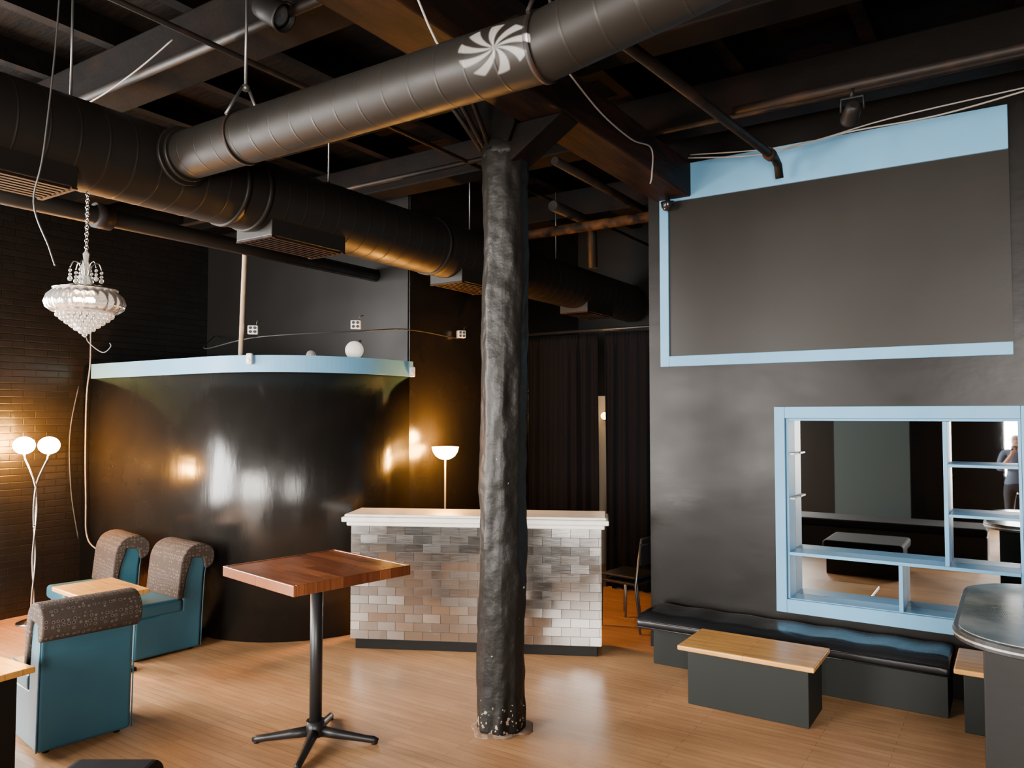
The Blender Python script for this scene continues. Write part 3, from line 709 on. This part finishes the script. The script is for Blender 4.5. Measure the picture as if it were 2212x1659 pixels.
# ---------------------------------------------------------------- booth ledge items
def flood(loc,rot,label):
    e=thing('flood_light',loc,rot,label,'lamp')
    add(MB().box(-.045,.045,-.02,.03,-.04,.04),'housing',m_plast,parent=e,bevel=.006)
    for sx in (-1,1):
        for sz in (-1,1): add(MB().tube([(sx*.02,-.027,sz*.018),(sx*.02,-.02,sz*.018)],.014,14),'lens',m_dlens,parent=e)
    add(MB().tube([(.03,0,.04),(.035,0,.08),(.07,0,.085)],.006,8),'bracket',m_iron,parent=e)
flood((-5.81,4.56,2.77),math.radians(40),'small white four-cell flood light hung on the cable')
flood((-5.10,5.15,2.83),math.radians(35),'small white four-cell flood light on the cable by the ledge end')
flood((-4.97,6.60,2.86),math.radians(60),'small four-cell flood light mounted beside the booth')
pipe(smooth([(-8.1,5.8,2.95),(-7.0,4.9,2.68),(-5.81,4.62,2.71),(-5.10,5.2,2.775),(-5.02,5.8,2.84),(-4.98,6.55,2.81)],10),.006,'black power cable strung between the flood lights',m_bcable,'cable','cable')
add(MB().tube([(-5.93,4.52,2.5),(-5.75,4.45,4.6)],.022,14),'pole',m_polew,label='pale wooden pole standing on the booth ledge',category='pole')
add(MB().ball((-5.42,4.9,2.545),.045),'glass_ball',m_crys,label='small clear glass ball on the booth ledge',category='ball')
e=thing('clamp_lamp',(-5.20,5.25,2.5),math.radians(35),'clamp lamp with round white reflector on the ledge','lamp')
b=MB().lathe([(.0,.0),(.05,.004),(.085,.02),(.09,.03),(.085,.03),(.06,.05),(.03,.09),(.02,.12)],seg=28); b.xf(Matrix.Translation((0,-.08,.1))@Matrix.Rotation(-pi/2,4,'X')); add(b,'reflector',m_plast,parent=e)
add(MB().box(-.09,.09,-.02,.05,0,.02).tube([(0,0,.02),(0,.03,.08),(0,.02,.17),(.05,.02,.2)],.012,8),'clamp',m_iron,parent=e,bevel=.003)
def sensor(loc,rot,label):
    e=thing('wall_sensor',loc,rot,label,'sensor'); add(MB().box(-.028,.028,-.035,0,-.05,.05),'housing',m_plast,parent=e,bevel=.012,seg=3)
    add(MB().ball((0,-.034,-.012),.016,(1,.5,1)),'lens',m_lens,parent=e)
sensor((-5.66,4.42,2.49),math.radians(24),'small white motion sensor fixed on the blue trim')
sensor((-5.005,5.83,2.42),math.radians(60),'small beige security sensor at the trim end')
pipe(smooth([(-8.12,4.3,3.3),(-8.1,4.31,2.6),(-8.14,4.30,2.2),(-8.16,4.31,1.6),(-8.13,4.31,1.1),(-8.1,4.31,.75),(-7.9,4.31,.62),(-7.4,4.32,.55)]),.007,'paint-spattered cable running down the booth wall corner',m_cable,'cable','cable')
pipe(smooth([(-8.2,4.25,2.3),(-8.26,4.2,1.8),(-8.25,4.22,1.2),(-8.2,4.28,.7)]),.007,'second thin cable against the brick corner',m_bcable,'cable','cable')
add(MB().box(-.035,.035,-.012,0,-.055,.055).box(-.012,.012,-.016,-.012,-.035,-.01).box(-.012,.012,-.016,-.012,.01,.035),'wall_outlet',m_plast,loc=(-6.75,4.348,.33),label='white electrical outlet on the booth wall',category='outlet')

# ---------------------------------------------------------------- lights
def area(loc,rot,sx,sy,pw,col):
    l=bpy.data.lights.new('window_daylight','AREA'); l.shape='RECTANGLE'; l.size=sx; l.size_y=sy; l.energy=pw; l.color=col
    o=bpy.data.objects.new('window_daylight',l); COL.objects.link(o); o.location=loc; o.rotation_euler=rot; return o
R90=math.radians(90)
area((sum(W1)/2,YB-.35,1.85),(R90,0,0),W1[1]-W1[0],2.5,1650,(1,.93,.85))
area((sum(W2)/2,YB-.35,1.85),(R90,0,0),W2[1]-W2[0],2.5,280,(1,.93,.86))
area((sum(W4)/2,YB-.35,1.85),(R90,0,0),W4[1]-W4[0],2.5,1350,(1,.93,.85))
area((XL-.35,sum(W3)/2,2.15),(R90,0,-R90),4.4,2.8,2100,(1,.95,.90))
def pt(loc,pw,col,r=.05):
    l=bpy.data.lights.new('lamp_glow','POINT'); l.energy=pw; l.color=col; l.shadow_soft_size=r
    o=bpy.data.objects.new('lamp_glow',l); COL.objects.link(o); o.location=loc
pt((-4.83,6.15,1.76),90,(1,.46,.10),.06)
pt((-7.83,3.79,1.88),20,(1,.46,.10),.06)
pt((-4.16,2.18,2.60),14,(1,.8,.6),.03)
pt((-4.4,8.8,2.3),10,(1,.75,.45),.05)
l=bpy.data.lights.new('gobo_projector','SPOT'); l.energy=16000; l.spot_size=math.radians(10); l.spot_blend=.05; l.shadow_soft_size=.004
l.use_nodes=True; nt=l.node_tree; N=nt.nodes; Lk=nt.links; em=[n for n in N if n.type=='EMISSION'][0]
tc=N.new('ShaderNodeTexCoord'); sp=N.new('ShaderNodeSeparateXYZ'); Lk.new(tc.outputs['Normal'],sp.inputs[0])
def mt(op,a,b=None):
    n=N.new('ShaderNodeMath'); n.operation=op
    for i,x in enumerate((a,b)):
        if x is None: continue
        if isinstance(x,(int,float)): n.inputs[i].default_value=x
        else: Lk.new(x,n.inputs[i])
    return n.outputs[0]
u=mt('DIVIDE',sp.outputs['X'],sp.outputs['Z']); v=mt('MULTIPLY',mt('DIVIDE',sp.outputs['Y'],sp.outputs['Z']),1.6)
rr=mt('SQRT',mt('ADD',mt('MULTIPLY',u,u),mt('MULTIPLY',v,v))); an=mt('ARCTAN2',v,u)
sw=mt('SINE',mt('ADD',mt('MULTIPLY',an,9.0),mt('MULTIPLY',rr,60.0)))
Lk.new(mt('MULTIPLY',mt('GREATER_THAN',sw,.0),mt('LESS_THAN',rr,.068)),em.inputs['Strength'])
o=bpy.data.objects.new('gobo_projector',l); COL.objects.link(o); o.location=(-.6,.6,3.1)
tgt=Vector((-1.70,2.47,3.455)); o.rotation_euler=(tgt-o.location).to_track_quat('-Z','Y').to_euler()

w=bpy.data.worlds.new('World'); SC.world=w; w.use_nodes=True
bg=w.node_tree.nodes['Background']; bg.inputs[0].default_value=(.9,.93,1,1); bg.inputs[1].default_value=3

# ---------------------------------------------------------------- camera
cam=bpy.data.cameras.new('camera'); cam.sensor_width=36; cam.lens=1661/2212*36; cam.clip_start=.05
co=bpy.data.objects.new('camera',cam); COL.objects.link(co); co.location=(0,0,2.0)
co.rotation_euler=(math.radians(90+2.26),0,math.radians(33.2)); SC.camera=co
